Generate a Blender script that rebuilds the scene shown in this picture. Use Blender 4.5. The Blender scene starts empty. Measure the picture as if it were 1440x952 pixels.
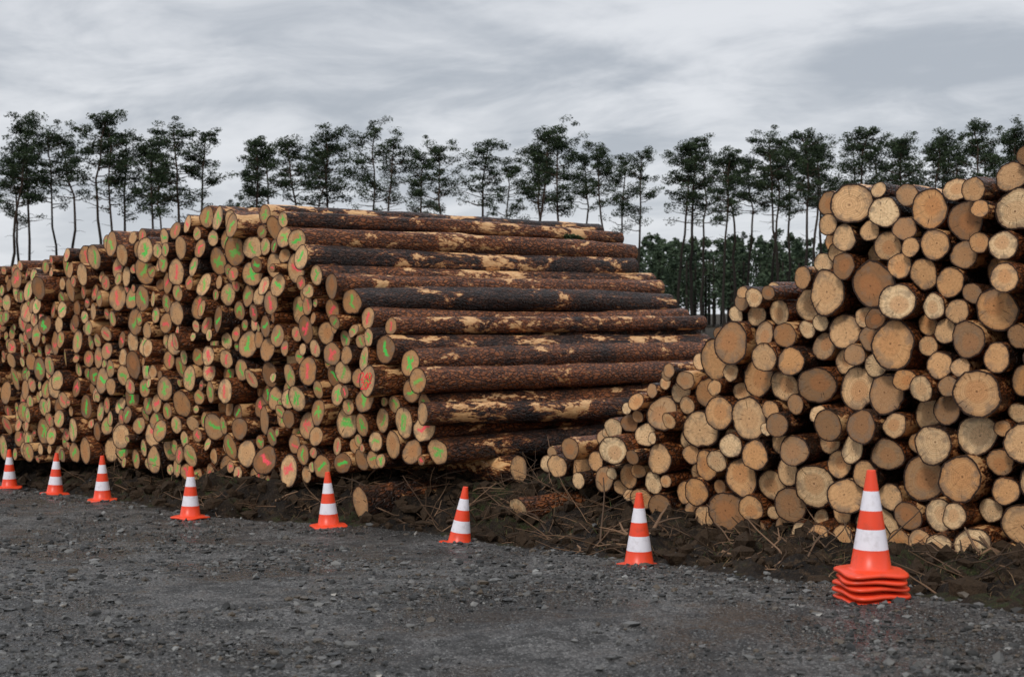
import bpy, math, random
import numpy as np
from mathutils import Vector, Matrix
random.seed(7); rng=np.random.default_rng(11)
sc=bpy.context.scene
sc.view_settings.view_transform='Standard'
sc.view_settings.look='None'
sc.view_settings.exposure=0

# ---------------------------------------------------------------- node helper
class NT:
    def __init__(s,name):
        s.mat=bpy.data.materials.new(name); s.mat.use_nodes=True
        s.t=s.mat.node_tree; s.n=s.t.nodes; s.l=s.t.links
        s.bsdf=s.n['Principled BSDF']
    def put(s,inp,v):
        if v is None: return
        if isinstance(v,bpy.types.NodeSocket): s.l.new(v,inp)
        else:
            if isinstance(v,(tuple,list)) and len(v)==3 and inp.type=='RGBA': v=tuple(v)+(1,)
            inp.default_value=v
    def m(s,op,a,b=None,c=None,clamp=False):
        n=s.n.new('ShaderNodeMath'); n.operation=op; n.use_clamp=clamp
        s.put(n.inputs[0],a); s.put(n.inputs[1],b)
        if c is not None: s.put(n.inputs[2],c)
        return n.outputs[0]
    def vm(s,op,a,b=None,out=0):
        n=s.n.new('ShaderNodeVectorMath'); n.operation=op
        s.put(n.inputs[0],a)
        if b is not None: s.put(n.inputs[1],b)
        return n.outputs[out]
    def noise(s,vec,scale,detail=3,rough=.5,dist=0,col=False):
        n=s.n.new('ShaderNodeTexNoise'); s.put(n.inputs['Vector'],vec)
        n.inputs['Scale'].default_value=scale; n.inputs['Detail'].default_value=detail
        n.inputs['Roughness'].default_value=rough; n.inputs['Distortion'].default_value=dist
        return n.outputs['Color' if col else 'Fac']
    def vor(s,vec,scale,feat='F1',out='Distance'):
        n=s.n.new('ShaderNodeTexVoronoi'); n.feature=feat; s.put(n.inputs['Vector'],vec)
        n.inputs['Scale'].default_value=scale
        return n.outputs[out]
    def mr(s,v,a,b,c=0,d=1,smooth=True):
        n=s.n.new('ShaderNodeMapRange'); n.interpolation_type='SMOOTHSTEP' if smooth else 'LINEAR'
        for i,x in enumerate((v,a,b,c,d)): s.put(n.inputs[i],x)
        return n.outputs[0]
    def mix(s,f,a,b,mode='MIX'):
        n=s.n.new('ShaderNodeMix'); n.data_type='RGBA'; n.blend_type=mode
        s.put(n.inputs[0],f); s.put(n.inputs[6],a); s.put(n.inputs[7],b)
        return n.outputs[2]
    def attr(s,name,out='Vector'):
        n=s.n.new('ShaderNodeAttribute'); n.attribute_name=name; return n.outputs[out]
    def sep(s,v):
        n=s.n.new('ShaderNodeSeparateXYZ'); s.put(n.inputs[0],v); return n.outputs
    def comb(s,x,y,z):
        n=s.n.new('ShaderNodeCombineXYZ')
        for i,v in enumerate((x,y,z)): s.put(n.inputs[i],v)
        return n.outputs[0]
    def pos(s):
        return s.n.new('ShaderNodeNewGeometry').outputs['Position']
    def bump(s,h,strength=.5,dist=.02,normal=None):
        n=s.n.new('ShaderNodeBump'); s.put(n.inputs['Height'],h)
        n.inputs['Strength'].default_value=strength; n.inputs['Distance'].default_value=dist
        if normal is not None: s.put(n.inputs['Normal'],normal)
        return n.outputs[0]
    def out(s,color,rough=.8,normal=None,spec=.3):
        s.put(s.bsdf.inputs['Base Color'],color); s.put(s.bsdf.inputs['Roughness'],rough)
        s.put(s.bsdf.inputs['Specular IOR Level'],spec)
        if normal is not None: s.put(s.bsdf.inputs['Normal'],normal)
        return s.mat

def mesh_from(name,V,faces_idx,sizes,mats,matidx=None,smooth=None,attrs=None,parent=None):
    me=bpy.data.meshes.new(name)
    V=np.asarray(V,np.float32); faces_idx=np.asarray(faces_idx,np.int32); sizes=np.asarray(sizes,np.int32)
    me.vertices.add(len(V)); me.vertices.foreach_set('co',V.ravel())
    me.loops.add(len(faces_idx)); me.loops.foreach_set('vertex_index',faces_idx)
    me.polygons.add(len(sizes))
    st=np.concatenate([[0],np.cumsum(sizes)[:-1]]).astype(np.int32)
    me.polygons.foreach_set('loop_start',st)
    try: me.polygons.foreach_set('loop_total',sizes)
    except Exception: pass
    for m in mats: me.materials.append(m)
    if matidx is not None: me.polygons.foreach_set('material_index',np.asarray(matidx,np.int32))
    sm=np.zeros(len(sizes),bool) if smooth is None else (np.full(len(sizes),smooth) if isinstance(smooth,bool) else np.asarray(smooth,bool))
    me.polygons.foreach_set('use_smooth',sm)
    me.update(calc_edges=True)
    if attrs:
        for k,a in attrs.items():
            at=me.attributes.new(k,'FLOAT_VECTOR','POINT'); at.data.foreach_set('vector',np.asarray(a,np.float32).ravel())
    me.validate()
    ob=bpy.data.objects.new(name,me); sc.collection.objects.link(ob)
    if parent: ob.parent=parent
    return ob

# ---------------------------------------------------------------- terrain
_yt=np.linspace(-60,60,2401)
_zt=np.interp(_yt,[-60,5,6.9,9.4,12,13.8,15.8,17.2,18.5,22,40],[.06,.05,.013,-.27,-.53,-.59,-.69,-.8,-.89,-.95,-1.0])
k=np.exp(-.5*(np.arange(-12,13)/5.)**2); k/=k.sum()
_zt=np.convolve(np.pad(_zt,12,mode='edge'),k,mode='valid')
def roadz(y): return np.interp(y,_yt,_zt)
EDGE=np.array([(60,-40),(14,-2),(5,4.4),(2.35,6.5),(1.35,8.3),(.95,9.7),(-.3,12.2),(-1.6,13.25),(-3.1,14.1),(-4.5,16.1),(-5.5,17.5),(-6.5,18.8),(-12,26),(-30,50),(-400,500)],float)
def sdist(x,y):
    x=np.asarray(x,float); y=np.asarray(y,float)
    best=np.full(x.shape,1e9); sg=np.ones(x.shape)
    for i in range(len(EDGE)-1):
        a=EDGE[i]; b=EDGE[i+1]; d=b-a; L2=d@d
        t=np.clip(((x-a[0])*d[0]+(y-a[1])*d[1])/L2,0,1)
        px=x-(a[0]+t*d[0]); py=y-(a[1]+t*d[1]); ds=np.hypot(px,py)
        cr=-(d[0]*py-d[1]*px)
        m=ds<best; best=np.where(m,ds,best); sg=np.where(m,np.sign(cr),sg)
    return best*sg
_tab=rng.random((256,256))
def vnoise(x,y):
    xi=np.floor(x).astype(int); yi=np.floor(y).astype(int); fx=x-xi; fy=y-yi
    fx=fx*fx*(3-2*fx); fy=fy*fy*(3-2*fy)
    g=lambda a,b:_tab[a&255,b&255]
    return (g(xi,yi)*(1-fx)+g(xi+1,yi)*fx)*(1-fy)+(g(xi,yi+1)*(1-fx)+g(xi+1,yi+1)*fx)*fy-.5
def fbm(x,y,s,o=4):
    r=0;a=1
    for i in range(o):
        r=r+a*vnoise(x*s+17*i,y*s+31*i); s*=2.1;a*=.55
    return r
def groundz(x,y):
    x=np.asarray(x,float); y=np.asarray(y,float)
    sd=sdist(x,y)+.12*fbm(x,y,1.3)
    B=np.interp(y,[6,8,9.8,11.5,13,16,20,30,60],[.02,.02,.08,.2,.3,.3,.28,.2,.0])
    t=np.clip(sd/1.1,0,1); t=t*t*(3-2*t)
    z=roadz(y)+B*t
    rough=np.clip((sd+.05)/.3,0,1)*np.interp(y,[20,40],[1,.4])
    z=z+rough*(.15*fbm(x,y,1.1,3)+.17*fbm(x+9,y,5.5,5)+.02)
    z=z+(1-rough)*.03*fbm(x,y,.6,3)
    return z

def grid(xs,ys,zf,name,mat,keep=None):
    X,Y=np.meshgrid(xs,ys); Z=zf(X,Y)
    V=np.stack([X,Y,Z],-1).reshape(-1,3); nx=len(xs); ny=len(ys)
    i=np.arange((nx-1)*(ny-1)); r=i//(nx-1); c=i%(nx-1); a=r*nx+c
    F=np.stack([a,a+1,a+nx+1,a+nx],-1)
    if keep is not None:
        kx=V[F].mean(1); F=F[keep(kx[:,0],kx[:,1])]
    return mesh_from(name,V,F.ravel(),np.full(len(F),4),[mat],smooth=True)

def mat_soil():
    s=NT('soil_with_debris'); p=s.pos()
    n1=s.noise(p,1.6,4,.6); n2=s.noise(p,14,4,.65); n3=s.noise(p,70,3,.7)
    c=s.mix(s.mr(n1,.35,.65),(.009,.006,.004),(.034,.021,.012))
    c=s.mix(s.mr(n2,.52,.7),c,(.080,.050,.028))
    c=s.mix(s.m('MULTIPLY',s.mr(n1,.50,.62),s.mr(n2,.42,.58)),c,(.036,.047,.013))
    c=s.mix(s.m('MULTIPLY',s.mr(n3,.58,.72),.7),c,(.19,.13,.075))
    h=s.m('ADD',n2,s.m('MULTIPLY',n3,.6))
    return s.out(c,.8,s.bump(h,1,.07),.25)
def mat_road():
    s=NT('wet_gravel'); p=s.pos()
    big=s.noise(p,.8,4,.6,.5); med=s.noise(p,3.6,5,.68)
    v1=s.vor(p,60); v1c=s.vor(p,60,out='Color'); v2=s.vor(p,140); v2c=s.vor(p,140,out='Color')
    g1=s.sep(v1c)[0]; g2=s.sep(v2c)[1]
    base=s.mix(s.mr(big,.38,.62),(.024,.023,.022),(.086,.083,.080))
    c=s.mix(.85,base,s.mix(g1,(.25,.25,.25),(1.9,1.9,1.9)),'MULTIPLY')
    c=s.mix(.85,c,s.mix(g2,(.25,.25,.25),(2.1,2.1,2.1)),'MULTIPLY')
    c=s.mix(s.m('MULTIPLY',s.mr(med,.48,.60),.85),c,(.010,.009,.008))
    c=s.mix(s.m('MULTIPLY',s.mr(g2,.90,.95),.6),c,(.32,.315,.30))
    h=s.m('SUBTRACT',s.m('MULTIPLY',med,2.0),s.m('ADD',s.m('MULTIPLY',v1,.8),s.m('MULTIPLY',v2,.5)))
    wet=s.mr(s.m('ADD',s.m('MULTIPLY',big,.6),s.m('MULTIPLY',med,.4)),.44,.56,.22,.62)
    return s.out(c,wet,s.bump(h,.9,.028),.5)
soil=mat_soil(); road=mat_road()
def spread(a,b,step,far,n):
    core=np.arange(a,b+1e-6,step); g=np.geomspace(step*2,far,n)
    return np.concatenate([(a-g)[::-1],core,b+g])
xs=spread(-13,8,.055,1500,34); ys=spread(4,24,.055,2500,34)
ys=ys[ys>-30]
def gz(x,y):
    z=groundz(x,y); sd=sdist(x,y)+.12*fbm(x,y,1.3)
    return z-np.clip((-sd-.05)*.3,0,.08)
grid(xs,ys,gz,'ground',soil)
rx=spread(-12,5,.04,60,14); ry=spread(3.5,21,.04,60,14)
def rz(x,y):
    sd=sdist(x,y)+.12*fbm(x,y,1.3)+.05*fbm(x,y,6)
    return groundz(x,y)+np.clip(-sd*.25-.012,-.05,.006)+.020*fbm(x,y,6,4)
grid(rx,ry,rz,'gravel_road',road,keep=lambda x,y:sdist(x,y)<.45)

# ---------------------------------------------------------------- stones
def ico():
    import bmesh
    bm=bmesh.new(); bmesh.ops.create_icosphere(bm,subdivisions=1,radius=1)
    V=np.array([v.co[:] for v in bm.verts]); F=np.array([[v.index for v in f.verts] for f in bm.faces]); bm.free(); return V,F
IV,IF=ico()
def scatter_stones(name,P,S,mat,flat=.6):
    n=len(P); nv=len(IV)
    ang=rng.random(n)*6.283; ca,sa=np.cos(ang),np.sin(ang)
    L=IV[None]*(1+.28*rng.standard_normal((n,nv,1)))*np.stack([rng.uniform(.7,1.4,n),rng.uniform(.6,1.1,n),rng.uniform(.35,.8,n)*flat/.6],-1)[:,None,:]
    X=L[...,0]*ca[:,None]-L[...,1]*sa[:,None]; Y=L[...,0]*sa[:,None]+L[...,1]*ca[:,None]
    W=np.stack([X,Y,L[...,2]],-1)*S[:,None,None]+P[:,None,:]
    F=(IF[None]+np.arange(n)[:,None,None]*nv).reshape(-1)
    rc=np.repeat(rng.random((n,3)),nv,0)
    return mesh_from(name,W.reshape(-1,3),F,np.full(n*len(IF),3),[mat],attrs={'rc':rc})
s=NT('stone'); r=s.sep(s.attr('rc'))
c=s.mix(s.m('POWER',r[0],2.2),(.013,.013,.012),(.16,.157,.15)); c=s.mix(s.mr(r[1],.98,.998),c,(.25,.25,.24)); c=s.mix(s.mr(r[2],.8,1),c,(.08,.06,.04))
stone_mat=s.out(c,s.mr(r[1],0,1,.3,.7),None,.45)
N=70000
yy=4.2+ (rng.random(N)**1.6)*15; xx=(rng.random(N)-.5)*yy*.86-0.02*yy
m=sdist(xx,yy)<.15; xx,yy=xx[m],yy[m]
dens=fbm(xx,yy,1.1,4)*1.4+rng.random(len(xx))*.9; m=dens>.38; xx,yy=xx[m],yy[m]
S=.0035+.004*rng.random(len(xx))+.020*rng.random(len(xx))**9; S*=np.interp(yy,[4,9,18],[.9,1.2,1.7])
P=np.stack([xx,yy,rz(xx,yy)+S*.15],-1)
scatter_stones('gravel_stones',P,S,stone_mat)
N=6000; yy=5+rng.random(N)*15; xx=rng.uniform(-9,4,N); sd=sdist(xx,yy); m=(sd>-.35)&(sd<.5)&(rng.random(N)<np.exp(-abs(sd)*4)); xx,yy=xx[m],yy[m]
S=.008+.024*rng.random(len(xx))**3
scatter_stones('roadside_rubble',np.stack([xx,yy,groundz(xx,yy)+S*.2],-1),S,stone_mat)
s=NT('earth_clod'); n=s.noise(s.pos(),40,3,.7)
clod=s.out(s.mix(n,(.008,.005,.003),(.065,.040,.022)),.85,s.bump(n,1,.02),.2)
N=34000; yy=5+rng.random(N)*16; xx=rng.uniform(-10,5.5,N); sd=sdist(xx,yy); m=(sd>.02)&(sd<2.6); xx,yy=xx[m],yy[m]
S=.01+.08*rng.random(len(xx))**4
scatter_stones('earth_clods',np.stack([xx,yy,groundz(xx,yy)+S*.2],-1),S,clod,.8)

# ---------------------------------------------------------------- logs
def mat_bark():
    s=NT('pine_bark'); lc=s.attr('lc'); rc=s.sep(s.attr('rc'))
    x,y,z=s.sep(lc)
    v=s.comb(x,y,s.m('MULTIPLY',z,.45))
    dn=s.n.new('ShaderNodeVectorMath'); dn.operation='MULTIPLY_ADD'
    s.put(dn.inputs[0],s.noise(v,16,2,.6,col=True)); dn.inputs[1].default_value=(.07,.07,.07); s.put(dn.inputs[2],v)
    vd=dn.outputs[0]
    plates=s.vor(vd,30,'DISTANCE_TO_EDGE'); pc=s.sep(s.vor(vd,30,out='Color'))
    fine=s.noise(v,80,3,.7)
    fis=s.mr(plates,.0,.22)
    dark=s.mix(pc[0],(.013,.006,.004),(.090,.036,.018))
    red=s.mix(s.m('MULTIPLY_ADD',pc[0],.5,s.m('MULTIPLY',fine,.5)),(.11,.026,.008),(.44,.15,.045))
    typ=s.noise(s.comb(rc[0],rc[1],s.m('MULTIPLY',z,.5)),2.2,3,.6)
    typ=s.m('ADD',typ,s.m('MULTIPLY',s.m('SUBTRACT',rc[0],.5),.50))
    typ=s.m('ADD',typ,s.m('MULTIPLY',s.m('SUBTRACT',s.noise(v,7,3,.6),.5),.55))
    c=s.mix(s.mr(typ,.33,.55),dark,red)
    c=s.mix(s.m('MULTIPLY',s.m('SUBTRACT',1,fis),.8),c,(.008,.004,.003))
    pv=s.comb(x,y,s.m('MULTIPLY',z,.36))
    pn=s.m('ADD',s.noise(pv,5,7,.74,.3),s.m('MULTIPLY',s.m('SUBTRACT',rc[2],.5),.09))
    pn=s.m('SUBTRACT',pn,s.m('MULTIPLY',s.m('SUBTRACT',pc[2],.5),.05))
    peel=s.mr(pn,.556,.566)
    flesh=s.noise(pv,30,3,.6)
    bare=s.mix(flesh,(.46,.17,.05),(.95,.65,.32))
    edge=s.mr(pn,.515,.556); c=s.mix(s.m('MULTIPLY',edge,.75),c,(.30,.085,.025))
    bare=s.mix(s.mr(pn,.566,.595,.8,0),bare,(.50,.20,.065))
    c=s.mix(peel,c,bare)
    h=s.m('ADD',s.m('MULTIPLY',fis,.6),s.m('MULTIPLY',fine,.6)); h=s.m('ADD',h,s.m('MULTIPLY',pc[1],.5))
    h=s.m('MULTIPLY',h,s.mr(peel,0,1,1,.1))
    return s.out(c,s.mr(fine,.35,.65,.25,.6),s.bump(h,1,.026),.36)
def mat_cut(name,paint):
    s=NT(name); lc=s.attr('lc'); rc=s.sep(s.attr('rc')); x,y,z=s.sep(lc)
    r=s.m('SQRT',s.m('ADD',s.m('MULTIPLY',x,x),s.m('MULTIPLY',y,y)))
    p3=s.comb(x,y,z)
    n1=s.noise(p3,1.6,4,.6); n2=s.noise(p3,7,4,.7)
    h1=s.m('FRACT',s.m('MULTIPLY',rc[0],37.7)); h2=s.m('FRACT',s.m('MULTIPLY',rc[1],53.1)); h3=s.m('FRACT',s.m('MULTIPLY',rc[2],71.3))
    ox=s.m('MULTIPLY',s.m('SUBTRACT',rc[0],.5),.35); oy=s.m('MULTIPLY',s.m('SUBTRACT',rc[1],.5),.35)
    xo=s.m('SUBTRACT',x,ox); yo=s.m('SUBTRACT',y,oy)
    ro=s.m('SQRT',s.m('ADD',s.m('MULTIPLY',xo,xo),s.m('MULTIPLY',yo,yo)))
    rw=s.m('ADD',ro,s.m('MULTIPLY',n1,.14))
    fr=s.m('MULTIPLY_ADD',h1,50,55)
    ring=s.m('MULTIPLY_ADD',s.m('SINE',s.m('MULTIPLY',rw,fr)),.5,.5)
    ring2=s.m('MULTIPLY_ADD',s.m('SINE',s.m('MULTIPLY',rw,27)),.5,.5)
    nx=s.m('DIVIDE',xo,s.m('ADD',ro,.05)); ny=s.m('DIVIDE',yo,s.m('ADD',ro,.05))
    rad=s.noise(s.comb(s.m('MULTIPLY',nx,5),s.m('MULTIPLY',ny,5),s.m('ADD',z,s.m('MULTIPLY',ro,.5))),1.7,4,.7)
    if paint: A=(.86,.56,.29);B=(.46,.23,.095)
    else: A=(1.0,.74,.43);B=(.70,.36,.145)
    c=s.mix(rc[1],A,B)
    c=s.mix(s.mr(rc[2],.62,1.0,0,.85),c,(.34,.185,.09))
    c=s.mix(s.mr(h2,.88,.93,0,.8),c,(.13,.058,.028))
    heart=s.mr(rw,.42,.66,1,0)
    c=s.mix(s.m('MULTIPLY',heart,s.mr(rc[0],.2,.85,.10,.75)),c,s.mix(.6,c,(.56,.20,.06)))
    c=s.mix(s.m('MULTIPLY',ring,.34),c,(.38,.17,.06)); c=s.mix(s.m('MULTIPLY',ring2,.2),c,(.42,.20,.075))
    c=s.mix(s.mr(rad,.51,.69,0,.55),c,(.25,.12,.05))
    st=s.m('MULTIPLY',s.mr(n1,.46,.62),s.mr(r,.3,.85)); c=s.mix(s.m('MULTIPLY',st,.7),c,(.21,.155,.11))
    c=s.mix(s.mr(n2,.54,.8,0,.6),c,(.13,.065,.03))
    c=s.mix(s.mr(r,.74,.93,0,.5),c,(.20,.09,.035))
    ck=s.m('MULTIPLY',s.mr(rad,.645,.68),s.mr(ro,.06,.3)); c=s.mix(ck,c,(.03,.016,.008))
    pith=s.mr(ro,.025,.06,1,0); c=s.mix(s.m('MULTIPLY',pith,.8),c,(.13,.055,.02))
    if paint:
        def stroke(off,th,wd,ln,seed):
            a=s.m('MULTIPLY',rc[off],th); ca=s.m('COSINE',a); sa=s.m('SINE',a)
            u=s.m('ADD',s.m('MULTIPLY',x,ca),s.m('MULTIPLY',y,sa)); v=s.m('SUBTRACT',s.m('MULTIPLY',y,ca),s.m('MULTIPLY',x,sa))
            w=s.m('SUBTRACT',s.noise(s.comb(v,seed,z),1.3,2),.5)
            u=s.m('ABSOLUTE',s.m('MULTIPLY_ADD',w,1.4,u))
            e=s.m('MULTIPLY_ADD',s.m('SUBTRACT',n2,.5),.45,wd)
            return s.m('MULTIPLY',s.mr(s.m('SUBTRACT',u,e),-.05,.08,1,0),s.mr(s.m('ABSOLUTE',v),ln-.15,ln+.15,1,0))
        k1=stroke(0,23,.12,.52,1.3); k2=stroke(2,31,.09,.48,5.1)
        k2=s.m('MULTIPLY',k2,s.m('GREATER_THAN',h3,.55))
        k=s.m('MAXIMUM',k1,k2)
        k=s.m('MULTIPLY',k,s.m('GREATER_THAN',h1,.22))
        k=s.m('MULTIPLY',k,s.mr(n2,.3,.5,.55,1))
        k=s.m('MULTIPLY',k,s.m('MULTIPLY_ADD',h2,.35,.65))
        cs=s.m('FRACT',s.m('MULTIPLY',s.m('ADD',rc[1],rc[2]),9.7))
        pcx=s.mix(s.m('GREATER_THAN',cs,.62),(.08,.64,.10),(1.0,.10,.13))
        c=s.mix(k,c,pcx)
    rim=s.mr(s.m('ADD',r,s.m('MULTIPLY',s.m('SUBTRACT',n2,.5),.14)),.895,.935); c=s.mix(rim,c,(.030,.014,.008))
    h=s.m('ADD',n2,s.m('MULTIPLY',ck,-1.5))
    return s.out(c,.7,s.bump(h,.6,.010),.28)
bark=mat_bark(); cutL=mat_cut('cut_wood_marked',True); cutR=mat_cut('cut_wood',False)

def build_logs(name,logs,cut,S=20,R=20):
    n=len(logs)
    P=np.array([l[0] for l in logs]); A=np.array([l[1] for l in logs]); A/=np.linalg.norm(A,axis=1)[:,None]
    L=np.array([l[2] for l in logs]); r0=np.array([l[3] for l in logs]); r1=np.array([l[4] for l in logs])
    E1=np.cross(A,[0,0,1.]); E1/=np.linalg.norm(E1,axis=1)[:,None]; E2=np.cross(E1,A)
    th=np.linspace(0,2*np.pi,S,endpoint=False); t=np.linspace(0,1,R)
    ph=rng.random((n,4))*6.283; am=np.stack([rng.uniform(0,.095,n),rng.uniform(0,.05,n),rng.uniform(0,.03,n)],-1)
    prof=1+am[:,0:1]*np.cos(2*th+ph[:,0:1])+am[:,1:2]*np.cos(3*th+ph[:,1:2])+am[:,2:3]*np.cos(5*th+ph[:,2:3])
    rad=(r0[:,None]+(r1-r0)[:,None]*t)[:,:,None]*prof[:,None,:]*(1+.03*rng.standard_normal((n,R,S))+.028*rng.standard_normal((n,R,1)))
    rad[:,0,:]=r0[:,None]*prof*(1+.018*rng.standard_normal((n,S)))
    bend=(rng.standard_normal((n,2))*.028)
    sb=np.sin(np.pi*t)
    cx=bend[:,0:1]*sb; cy=bend[:,1:2]*sb
    lx=rad*np.cos(th)+cx[:,:,None]; ly=rad*np.sin(th)+cy[:,:,None]
    tilt=rng.standard_normal((n,2))*.12
    ls=(L[:,None]*t)[:,:,None]+np.zeros((n,R,S))
    ls[:,0,:]+=tilt[:,0:1]*lx[:,0]+tilt[:,1:2]*ly[:,0]
    side=P[:,None,None]+A[:,None,None]*ls[...,None]+E1[:,None,None]*lx[...,None]+E2[:,None,None]*ly[...,None]
    seed=rng.random(n)*90
    rc=rng.random((n,3))
    lcs=np.stack([rad*np.cos(th),rad*np.sin(th),ls+seed[:,None,None]],-1)
    capf=np.concatenate([side[:,0],side[:,0].mean(1,keepdims=True)],1)
    capb=np.concatenate([side[:,-1],side[:,-1].mean(1,keepdims=True)],1)
    circ=np.concatenate([np.stack([np.cos(th),np.sin(th)],-1),[[0,0]]])
    rot=rng.random(n)*6.283
    cxy=np.stack([circ[None,:,0]*np.cos(rot)[:,None]-circ[None,:,1]*np.sin(rot)[:,None],circ[None,:,0]*np.sin(rot)[:,None]+circ[None,:,1]*np.cos(rot)[:,None],np.repeat(seed[:,None],S+1,1)],-1)
    nv=R*S+2*(S+1)
    V=np.concatenate([side.reshape(n,-1,3),capf,capb],1)
    LC=np.concatenate([lcs.reshape(n,-1,3),cxy,cxy],1)
    i=np.arange((R-1)*S); rr=i//S; ss=i%S
    q=np.stack([rr*S+ss,(rr+1)*S+ss,(rr+1)*S+(ss+1)%S,rr*S+(ss+1)%S],-1)
    j=np.arange(S); b=R*S; f1=np.stack([np.full(S,b+S),b+j,b+(j+1)%S],-1); b2=b+S+1; f2=np.stack([np.full(S,b2+S),b2+(j+1)%S,b2+j],-1)
    loops=np.concatenate([q.ravel(),f1.ravel(),f2.ravel()]); sizes=np.concatenate([np.full(len(q),4),np.full(2*S,3)])
    mi=np.concatenate([np.zeros(len(q)),np.ones(2*S)]); sm=mi==0
    F=(loops[None]+np.arange(n)[:,None]*nv).ravel()
    return mesh_from(name,V.reshape(-1,3),F,np.tile(sizes,n),[bark,cut],np.tile(mi,n),np.tile(sm,n),
        {'lc':LC.reshape(-1,3),'rc':np.repeat(rc,nv,0)})

def pack(u0,u1,floor,top,rf,pr,C=None):
    us=np.arange(u0,u1,.02); fails=0
    if C is None: C=np.zeros((0,3))
    fl=floor(us); tp=top(us)
    while fails<60:
        r=rf(pr)
        v=fl+r
        if len(C):
            du=np.abs(us[:,None]-C[None,:,0]); R=r+C[None,:,2]
            h=np.where(du<R,C[None,:,1]+np.sqrt(np.maximum(R*R-du*du,0)),-9); v=np.maximum(v,h.max(1))
        ok=(us>u0+r)&(us<u1-r)&(v+r<=tp+.03)
        if not ok.any(): fails+=1; continue
        sc_=np.where(ok,(v-fl),99); i=sc_.argmin()
        C=np.vstack([C,[us[i]+pr.uniform(-.004,.004),v[i],r]])
    return C
pr=random.Random(5)
def rL(p): return min(max(p.gauss(.097,.030),.05),.185) if p.random()<.85 else p.uniform(.13,.18)
def rLb(p): return min(max(p.gauss(.118,.020),.08),.16)
def rR(p): return min(max(p.gauss(.087,.022),.05),.135) if p.random()<.82 else p.uniform(.12,.165)
aL=np.array([.716,.698,0]); eL=np.array([.698,-.716,0]); P0=np.array([-7.0,19.5,0])
fL=lambda u:np.interp(u,[-4,0,3,5,6.1,6.8,7.7,8.6,9.1],[-.7,-.62,-.45,-.5,-.5,-.4,-.17,-.03,.0])
tL=lambda u:np.interp(u,[-4,0,1.5,2.97,4.6,5.1,6.5,6.9,7.34,7.8,8.04,8.45,8.66,8.9,9.1],[1.9,2.05,2.1,2.36,2.4,2.6,2.5,2.35,1.98,1.73,1.5,1.22,1.02,.72,.5])
low=lambda u:tL(u)-np.interp(u,[4.3,5.2,8.2,9],[0,.26,.45,.9])
CL=pack(-3.5,8.86,fL,low,rL,pr)
CL=pack(-3.5,9.1,fL,tL,rLb,pr,CL)
logs=[]; best=None
for i,(u,v,r) in enumerate(CL):
    off=.05*math.sin(u*2.3+1)+.04*math.sin(u*5.1+v*3)+pr.gauss(0,.045)+(pr.uniform(-.15,.25) if pr.random()<.12 else 0)
    p=P0+eL*u+aL*off+np.array([0,0,v])
    ax=aL+eL*pr.gauss(0,.006)+np.array([0,0,pr.gauss(0.0,.004)])
    t=pr.uniform(.86,1.0)
    q=abs(u-8.2)+abs(v-.86)-r*4
    if best is None or q<best[0]: best=(q,p,r,i)
    logs.append([p,ax,5+pr.gauss(0,.12),r*.985,r*.985*t])
bi=best[3]; u,v,r=CL[bi]; pn_=P0+eL*u-aL*.17+np.array([0,0,v]); logs[bi][0]=pn_
pileL=build_logs('log_pile',logs,cutL)
s=NT('red_spray_paint'); rs=s.out((.95,.05,.06),.6)
for txt,dz in (('240',.036),('200',-.050)):
    cu=bpy.data.curves.new('sprayed_number','FONT'); cu.body=txt; cu.size=min(.11,r*.85); cu.align_x='CENTER'; cu.align_y='CENTER'; cu.offset=.0015; cu.shear=.2
    cu.materials.append(rs)
    ob=bpy.data.objects.new('sprayed_number',cu); sc.collection.objects.link(ob)
    pp=pn_-aL*.022; ob.location=(pp[0],pp[1],pp[2]+dz)
    zax=Vector(-aL); yax=Vector((0,0,1)); xax=yax.cross(zax)
    ob.rotation_euler=Matrix((xax,yax,zax)).transposed().to_euler(); ob.parent=pileL
lo=[]
for sgn,z0 in ((.8,-.07),(3.6,-.12)):
    p=P0+eL*9.3+aL*sgn; lo.append((np.array([p[0],p[1],z0]),-eL+np.array([0,0,-.10]),4.5,.125,.11))
build_logs('bearer_log',lo,cutR)
build_logs('loose_log',[(np.array([-1.42,13.3,-.38]),np.array([.80,.60,.01]),3.2,.155,.14)],cutR,28,30)
build_logs('loose_log',[(np.array([.06,12.65,-.36]),np.array([.85,.5,-.01]),2.6,.13,.11)],cutR,28,30)
a=math.radians(40); aR=np.array([math.sin(a),math.cos(a),0]); eR=np.array([math.cos(a),-math.sin(a),0]); Q0=np.array([.26,12.85,0])
fR=lambda u:np.interp(u,[-.1,1.1,1.55,2.43,3.5,4.2,4.9,6.6],[-.06,-.14,-.27,-.27,-.22,-.17,-.17,-.15])
tR=lambda u:np.interp(u,[-.1,.5,1.09,1.55,2.25,2.5,3.08,3.2,3.36,3.47,4.18,4.6,4.91,6.6],[.12,.30,.52,.86,1.24,1.56,1.64,1.80,2.22,2.28,2.22,2.3,2.42,2.6])
CR=pack(-.12,6.6,fR,tR,rR,pr)
logs=[]
for u,v,r in CR:
    off=-.291*u+.05*math.sin(u*4)+pr.gauss(0,.07)+(pr.uniform(-.25,.25) if pr.random()<.18 else 0)
    p=Q0+eR*u+aR*off+np.array([0,0,v])
    ax=aR+eR*pr.gauss(0,.016)+np.array([0,0,pr.gauss(0,.009)])
    logs.append((p,ax,4.9+pr.gauss(0,.12),r*.985,r*.985*pr.uniform(.86,1)))
build_logs('log_pile',logs,cutR,24,18)
print('LOGS',len(CL),len(CR))

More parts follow.
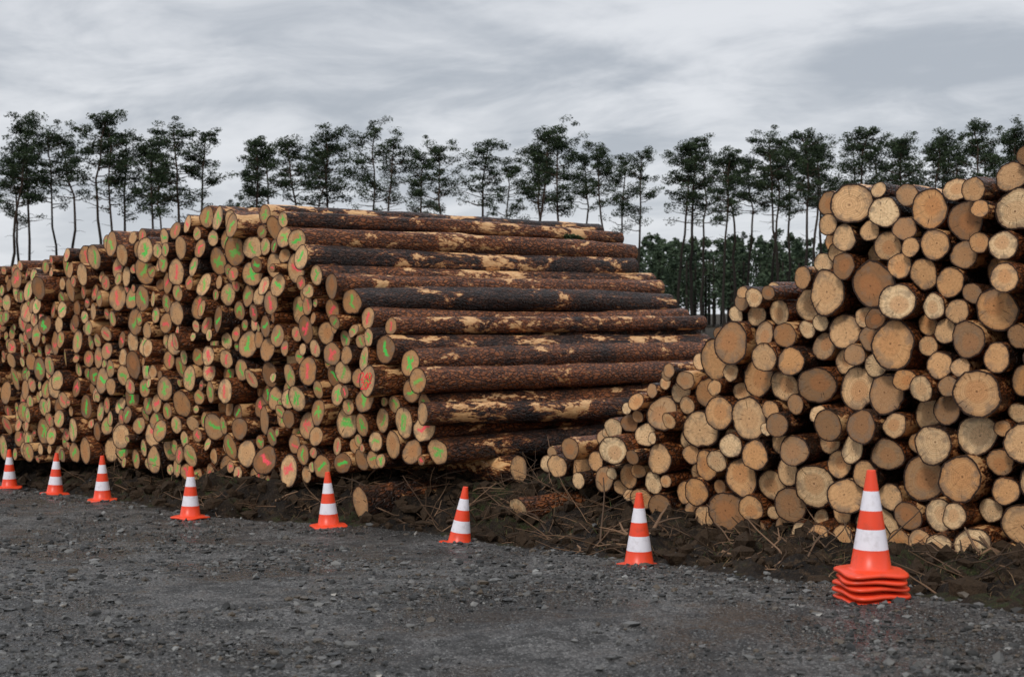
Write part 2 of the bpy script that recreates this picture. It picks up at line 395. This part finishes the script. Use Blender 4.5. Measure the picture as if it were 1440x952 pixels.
# ---------------------------------------------------------------- bank vegetation and twigs
def blades(name,P,H,W,mat,lean=.6):
    n=len(P); a=rng.random(n)*6.283; b=rng.random(n)*6.283
    d=np.stack([np.cos(a)*W,np.sin(a)*W,np.zeros(n)],-1)
    ld=rng.random(n)*lean*2; tip=np.stack([np.cos(b)*ld*H,np.sin(b)*ld*H,H*rng.uniform(.3,1,n)],-1)
    mid=tip*np.array([.4,.4,.65])
    V=np.stack([P-d,P+d,P+mid+d*.7,P+mid-d*.7,P+tip],1); nn=np.arange(n)[:,None]*5
    F=np.concatenate([(nn+[0,1,2,3]),(nn+[3,2,4])],1).ravel()
    return mesh_from(name,V.reshape(-1,3),F,np.tile([4,3],n),[mat],attrs={'rc':np.repeat(rng.random((n,3)),5,0)})
s=NT('dead_grass'); r=s.sep(s.attr('rc')); c=s.mix(s.m('POWER',r[0],1.7),(.030,.019,.010),(.27,.17,.085)); c=s.mix(s.mr(r[1],.80,.86),c,(.05,.075,.018))
grass_mat=s.out(c,.8)
N=80000; yy=5+rng.random(N)*16; xx=rng.uniform(-10,5.5,N); sd=sdist(xx,yy); d=fbm(xx,yy,.9,3)
m=(sd>.03)&(sd<2.0)&(d+rng.random(N)*.5>.30); xx,yy=xx[m],yy[m]
blades('dead_grass',np.stack([xx,yy,groundz(xx,yy)-.005],-1),rng.uniform(.015,.10,len(xx)),np.full(len(xx),.0022),grass_mat,1.2)
def tubes(name,paths,mat,S=5):
    V=[];F=[];Z=[];RC=[];b=0
    for pts,rs in paths:
        pts=np.asarray(pts,float); n=len(pts); c=rng.random(3)
        d=np.gradient(pts,axis=0); d/=np.linalg.norm(d,axis=1)[:,None]+1e-9
        ref=np.array([0,0,1.]) if abs(d[0,2])<.8 else np.array([1.,0,0])
        e1=np.cross(d,ref); e1/=np.linalg.norm(e1,axis=1)[:,None]+1e-9; e2=np.cross(e1,d)
        th=np.linspace(0,2*np.pi,S,endpoint=False)
        ring=pts[:,None]+(e1[:,None]*np.cos(th)[None,:,None]+e2[:,None]*np.sin(th)[None,:,None])*np.asarray(rs)[:,None,None]
        V.append(ring.reshape(-1,3)); RC.append(np.repeat(c[None],n*S,0))
        for i in range(n-1):
            for j in range(S): F+= [b+i*S+j,b+i*S+(j+1)%S,b+(i+1)*S+(j+1)%S,b+(i+1)*S+j]; Z.append(4)
        b+=n*S
    return np.concatenate(V),F,Z,np.concatenate(RC)
s=NT('twig_bark'); r=s.sep(s.attr('rc')); twig=s.out(s.mix(r[0],(.022,.014,.009),(.24,.14,.08)),.7)
paths=[]
while len(paths)<1500:
    y=random.uniform(6,18); x=random.uniform(-8,4); sd=float(sdist(x,y))
    if not(.1<sd<1.7): continue
    brush=(-1.5<x<1.8 and y>10.5)
    if not brush and random.random()<.35: continue
    L=random.uniform(.12,.75)*(1.2 if brush else .8); a=random.random()*6.283; el=random.choice([0,0,.1,.3,.7])
    z=float(groundz(x,y)); k=5; pts=[]; cx,cy,cz=x,y,z
    for i in range(k):
        pts.append((cx,cy,cz)); a+=random.gauss(0,.3); el+=random.gauss(0,.15)
        cx+=L/k*math.cos(a)*math.cos(el); cy+=L/k*math.sin(a)*math.cos(el); cz+=L/k*math.sin(el)
    r0=random.uniform(.002,.008) if random.random()<.93 else random.uniform(.01,.02)
    paths.append((pts,[r0*(1-.7*i/k) for i in range(k)]))
    if random.random()<.5:
        b=pts[2]; a2=a+random.choice([-.8,.8]); L2=L*.5
        paths.append(([b,(b[0]+L2*.5*math.cos(a2),b[1]+L2*.5*math.sin(a2),b[2]+L2*.2),(b[0]+L2*math.cos(a2),b[1]+L2*math.sin(a2),b[2]+L2*.3)],[r0*.6,r0*.4,r0*.2]))
V,F,Z,RC=tubes('t',paths,twig); mesh_from('fallen_twigs',V,F,Z,[twig],smooth=True,attrs={'rc':RC})

# ---------------------------------------------------------------- traffic cones
s=NT('cone_orange'); n=s.noise(s.pos(),18,4,.6); og=s.out(s.mix(s.mr(n,.5,.75,0,.45),(.88,.070,.022),(.42,.06,.03)),.36,None,.45)
s=NT('cone_white'); n=s.noise(s.pos(),22,4,.6); wh=s.out(s.mix(s.mr(n,.48,.72,0,.4),(.85,.82,.88),(.50,.46,.47)),.35,None,.5)
def cone_mesh(cut=None):
    S=48; th=np.linspace(0,2*np.pi,S,endpoint=False)
    def rb(z): return .021+(.098-.021)*(1-(z-.03)/.47)
    if cut is None:
        prof=[(.013,.44,0,0),(.0165,.498,0,0),(.021,.5,0,0)]
        for f in (.005,.21,.212,.41,.412,.6,.602,.81,.812,1): z=.5-.47*f; prof.append((rb(z),z,0,0))
    else:
        prof=[(rb(.07)-.014,.055,0,0),(rb(.05)-.003,.04,0,0),(rb(.03),.03,0,0)]
    prof+=[(.108,.024,0,0),(.118,.021,.4,0),(.150,.017,1,0),(.158,.012,1,0),(.160,.0,1,0),(.12,.0,.7,0)]
    V=[]
    for r,z,sq,_ in prof:
        c,s_=np.cos(th),np.sin(th); q=4.5
        se=1/((np.abs(c)**q+np.abs(s_)**q)**(1/q)); f=1+(se-1)*sq
        wob=.004*sq*np.cos(4*th)
        V.append(np.stack([r*c*f,r*s_*f,z+wob+np.zeros(S)],-1))
    V=np.concatenate(V); F=[];M=[]
    for i in range(len(prof)-1):
        zm=(prof[i][1]+prof[i+1][1])/2; fr=(.5-zm)/.47
        w= cut is None and i>=3 and (.211<fr<.411 or .601<fr<.811)
        for j in range(S): F+=[i*S+j,(i+1)*S+j,(i+1)*S+(j+1)%S,i*S+(j+1)%S]; M.append(1 if w else 0)
    o=mesh_from('traffic_cone',V,F,np.full(len(M),4),[og,wh],M,True)
    me=o.data; bpy.data.objects.remove(o); return me
CM=cone_mesh(); CB=cone_mesh(1)
def restz(x,y):
    a=np.linspace(0,6.283,12); return float(np.percentile(rz(x+.13*np.cos(a),y+.13*np.sin(a)),80))
def cone(x,y,rot,tx=0,ty=0,sink=0):
    o=bpy.data.objects.new('traffic_cone',CM); sc.collection.objects.link(o)
    o.location=(x,y,restz(x,y)-sink); o.rotation_euler=(tx,ty,rot); return o
for x,y,rt,tx,ty,sk in [(.842,9.4,.5,0,.0,.04),(-.444,11.9,.3,.05,.10,.04),(-1.68,13.0,.4,.0,-.02,0),(-3.13,13.8,.9,0,.02,0),(-4.56,15.8,.2,0,0,0),(-5.54,17.2,.6,0,.05,0),(-6.55,18.5,.3,0,0,0)]:
    cone(x,y,rt,tx,ty,sk)
st=bpy.data.objects.new('traffic_cone_stack',None); sc.collection.objects.link(st)
x,y=1.746,6.9; st.location=(x,y,restz(x,y)-.004)
for i in range(5):
    top=i==4
    o=bpy.data.objects.new('top_cone' if top else 'nested_cone_%d'%(i+1),CM if top else CB); sc.collection.objects.link(o); o.parent=st
    o.location=(random.uniform(-.006,.006)*(not top),random.uniform(-.006,.006)*(not top),i*.032); o.rotation_euler=(0 if top else random.uniform(-.03,.03),0 if top else random.uniform(-.03,.03),.15+random.uniform(-.25,.25))

# ---------------------------------------------------------------- pine trees
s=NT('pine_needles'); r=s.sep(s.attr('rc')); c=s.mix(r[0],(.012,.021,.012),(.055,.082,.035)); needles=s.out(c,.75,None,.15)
s=NT('pine_trunk'); z=s.sep(s.n.new('ShaderNodeTexCoord').outputs['Object'])[2]
n=s.noise(s.pos(),3,2); c=s.mix(s.mr(z,8,15),(.028,.022,.018),(.080,.046,.028)); trunkm=s.out(s.mix(n,c,(.02,.016,.013)),.9)
def tris(centers,rad,per,size,flat=.6,R=rng):
    n=len(centers)*per; C=np.repeat(centers,per,0); rr=np.repeat(rad,per)
    d=R.standard_normal((n,3)); d/=np.linalg.norm(d,axis=1)[:,None]; d*=(R.random(n)**.45)[:,None]
    p=C+d*rr[:,None]*np.array([1,1,flat])
    t=R.standard_normal((n,3)); t[:,2]*=.6; t/=np.linalg.norm(t,axis=1)[:,None]
    b=R.standard_normal((n,3)); b-=t*(b*t).sum(1)[:,None]; b/=np.linalg.norm(b,axis=1)[:,None]
    sz=size*R.uniform(.5,1.3,n)
    V=np.stack([p-t*sz[:,None]*.6,p+t*sz[:,None]*.6,p+b*sz[:,None]*.55],1).reshape(-1,3)
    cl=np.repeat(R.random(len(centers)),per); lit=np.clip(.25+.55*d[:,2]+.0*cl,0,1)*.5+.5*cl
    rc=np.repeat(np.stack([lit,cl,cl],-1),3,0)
    return V,rc
um=6.77; top=max(v+math.sqrt(max(r*r-(um-u)**2,0)) for u,v,r in CL if abs(um-u)<r)
pp=P0+eL*um+aL*4.1; cc=np.array([[pp[0]+dx,pp[1],top+.03+dz] for dx,dz in ((-.09,0),(0,.02),(.09,0),(.15,-.01))])
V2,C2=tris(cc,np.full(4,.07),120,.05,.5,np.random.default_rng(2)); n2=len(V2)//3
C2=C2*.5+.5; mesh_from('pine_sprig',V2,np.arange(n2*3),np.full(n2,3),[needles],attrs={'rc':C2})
def pine(seed,H=21,crown=.42,width=3.0,lean=0):
    R=np.random.default_rng(seed); paths=[]
    k=12; t=np.linspace(0,1,k)
    bx=np.cumsum(R.standard_normal(k)*.15)+lean*t**2*H*.1; by=np.cumsum(R.standard_normal(k)*.14)
    bx-=bx[0]; by-=by[0]
    tp=np.stack([bx,by,t*H*.96],-1); paths.append((tp,.19*(1-.75*t)+.01))
    cen=[];rad=[]
    nl=int(25+R.integers(0,8))
    z0=1-crown
    for i in range(nl):
        g=(i/(nl-1))**.9; f=min(z0+(1-z0)*g+R.normal(0,.012),.985)
        base=np.array([np.interp(f,t,tp[:,0]),np.interp(f,t,tp[:,1]),f*H*.96])
        env=width*math.sqrt(max(.08,1-((g-.42)/.66)**2))
        L=max(.5,env*R.uniform(.4,1.1)); an=R.random()*6.283; up=R.uniform(.1,.6)*(.4+g)
        m=4; pts=[base]
        for q in range(1,m+1):
            w=q/m; pts.append(base+np.array([math.cos(an)*L*w,math.sin(an)*L*w,L*up*w**1.3])+R.normal(0,.07,3))
        paths.append((pts,np.linspace(.06,.02,m+1)*(1.1-g*.5)))
        if g<.22 and R.random()<.5: m2=[m]
        else: m2=[2,3,m]
        for q in m2:
            cen.append(pts[q]+R.normal(0,.26,3)*[1.2,1.2,.8]+[0,0,.18]); rad.append(R.uniform(.5,1.02)*(1-.2*g))
    cen.append(tp[-1]+[0,0,0]); rad.append(.7)
    for _ in range(8):
        f=R.uniform(.35,z0); base=np.array([np.interp(f,t,tp[:,0]),np.interp(f,t,tp[:,1]),f*H*.96]); an=R.random()*6.283; L=R.uniform(.4,1.7)
        paths.append(([base,base+[math.cos(an)*L*.5,math.sin(an)*L*.5,.05],base+[math.cos(an)*L,math.sin(an)*L,R.uniform(-.3,.3)]],[.03,.02,.01]))
    V1,F1,Z1,C1=tubes('t',paths,trunkm,6)
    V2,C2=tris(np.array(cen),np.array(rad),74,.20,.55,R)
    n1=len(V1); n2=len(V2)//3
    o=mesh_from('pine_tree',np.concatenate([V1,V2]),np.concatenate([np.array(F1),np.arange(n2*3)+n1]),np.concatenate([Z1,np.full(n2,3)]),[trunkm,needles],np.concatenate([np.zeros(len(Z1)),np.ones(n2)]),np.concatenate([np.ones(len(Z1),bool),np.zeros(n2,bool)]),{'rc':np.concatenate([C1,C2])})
    me=o.data; bpy.data.objects.remove(o); return me
PM=[pine(100+i,21,[.38,.31,.41,.31,.36,.34,.42,.36,.30,.38][i],[2.9,2.6,3.2,2.3,3.0,2.3,2.7,3.3,2.7,2.5][i],[0,.5,-.4,0,.3,-.6,0,.2,.6,-.2][i]) for i in range(10)]
row=bpy.data.objects.new('pine_tree_row',None); sc.collection.objects.link(row)
TR=[(-52.9,20.8),(-50.9,23.8),(-47.9,22),(-43.9,23.6),(-42.3,22.6),(-40.7,21.5),(-37.8,21.4),(-34.3,22.3),(-32.6,21.8),(-29.3,14.5),(-26.6,21.1),(-24.7,20.4),(-22.0,20.8),(-19.5,21.9),(-14.6,22.3),(-9.8,19.6),(-6.9,20.8),(-3.4,20.8),(-.4,18.5),(2.3,22.5),(4.9,21.9),(7.9,19.6),(10.1,20.8),(13.5,20),(17.6,20.6),(19.1,21.2),(22.5,20),(25.5,19.3),(28.1,21.5),(30.6,21.9),(32.8,20.8),(37.1,22.5),(40.1,21.2),(43.9,21.7),(46.5,20),(49.6,23),(52.5,22),(55,21.5),(58,22),(61,20.5),(65,22),(70,21),(76,22),(-56,22),(-60,21),(-64,22.5),(-70,21),(-76,22)]
pr2=random.Random(3)
ext=[(-51.8,19),(-45.5,21),(-36.5,19.5),(-21,20),(-13.2,20.5),(3.6,20),(11.7,19),(20.3,19.5),(24.0,19),(27,19.5),(29.4,20.5),(31.6,20.5),(36,20.5),(38.5,20.5),(42,20.5),(45,20.5),(51,21),(54,21)]
last=-1
for i,(X,H) in enumerate(TR+ext):
    D=150+pr2.uniform(-7,7) if i<len(TR) else 165+pr2.uniform(-5,14)
    j=pr2.randrange(10)
    while j==last: j=pr2.randrange(10)
    last=j
    o=bpy.data.objects.new('pine_tree',PM[j]); sc.collection.objects.link(o); o.parent=row
    f=D/150; sz=H*f/21; o.location=(X*f,D,-1.2); o.rotation_euler=(0,0,pr2.random()*6.283); w=sz*pr2.uniform(.9,1.1); o.scale=(w,w,sz)
R=np.random.default_rng(9); cen=[];rad=[];paths=[]
for i in range(620):
    y=R.uniform(235,300); t=R.uniform(-.05,.62); x=t*y
    h=(15.0+R.normal(0,.9))*min(1,.6+max(0,(t+.05))*2.6)*y/255
    for q in range(5):
        g=q/4; cen.append([x+R.normal(0,.5),y+R.normal(0,.5),-1+h*(.35+.6*g)]); rad.append((2.3-1.6*g))
    if i%2==0: paths.append(([(x,y-1,-1),(x,y-1,h*.7)],[.22,.14]))
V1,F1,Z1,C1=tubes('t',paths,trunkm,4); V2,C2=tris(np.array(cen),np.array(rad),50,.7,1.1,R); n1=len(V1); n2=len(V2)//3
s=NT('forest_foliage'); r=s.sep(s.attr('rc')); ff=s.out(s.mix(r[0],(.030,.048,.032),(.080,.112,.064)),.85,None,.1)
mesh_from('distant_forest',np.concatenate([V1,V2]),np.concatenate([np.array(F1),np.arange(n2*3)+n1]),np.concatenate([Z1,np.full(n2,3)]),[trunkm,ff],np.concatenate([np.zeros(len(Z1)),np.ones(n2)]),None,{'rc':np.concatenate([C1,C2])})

# ---------------------------------------------------------------- sky and light
w=bpy.data.worlds.new('World'); sc.world=w; w.use_nodes=True; nt=w.node_tree; nt.nodes.clear()
h=NT.__new__(NT); h.t=nt; h.n=nt.nodes; h.l=nt.links
EL=math.radians(42); AZ=math.radians(208)
sky=nt.nodes.new('ShaderNodeTexSky'); sky.sky_type='NISHITA'; sky.sun_disc=False; sky.sun_elevation=EL; sky.sun_rotation=AZ
g=nt.nodes.new('ShaderNodeTexCoord').outputs['Generated']; x,y,z=h.sep(g)
zz=h.m('MAXIMUM',z,0.0); dn=h.m('ADD',zz,.17)
pv=h.comb(h.m('MULTIPLY_ADD',h.m('DIVIDE',y,dn),.25,h.m('DIVIDE',x,dn)),h.m('DIVIDE',y,dn),0)
n1=h.noise(pv,1.3,5,.52,.7); n2=h.noise(pv,3.4,6,.6,.6)
cl=h.m('ADD',h.m('MULTIPLY',n1,.68),h.m('MULTIPLY',n2,.32))
f=h.mr(cl,.37,.62)
col=h.mix(f,(5.0,5.4,6.0),(8.7,8.9,9.3))
hor=h.mr(zz,0.0,.13,.75,0); col=h.mix(hor,col,(8.4,8.7,9.2))
col=h.mix(.93,sky.outputs[0],col)
gain=h.mr(zz,.22,1,1.0,1.6,False)
mul=h.vm('SCALE',col); h.l.new(gain,mul.node.inputs['Scale'])
bg=nt.nodes.new('ShaderNodeBackground'); nt.links.new(mul,bg.inputs[0]); bg.inputs[1].default_value=.09
o=nt.nodes.new('ShaderNodeOutputWorld'); nt.links.new(bg.outputs[0],o.inputs[0])
sun=bpy.data.lights.new('sun','SUN'); sun.energy=1.5; sun.angle=math.radians(10); sun.color=(1,.94,.86)
so=bpy.data.objects.new('sun',sun); sc.collection.objects.link(so)
d=Vector((math.sin(AZ)*math.cos(EL),math.cos(AZ)*math.cos(EL),math.sin(EL)))
so.rotation_euler=d.to_track_quat('Z','Y').to_euler(); so.location=d*30

cam=bpy.data.cameras.new('camera'); co=bpy.data.objects.new('camera',cam); sc.collection.objects.link(co)
co.location=(0,0,1.4); co.rotation_euler=(math.radians(90-1.03),0,0)
cam.lens=50; cam.sensor_width=36; cam.clip_end=6000; cam.clip_start=.05
cam.dof.use_dof=True; cam.dof.focus_distance=11.5; cam.dof.aperture_fstop=4.5
sc.camera=co
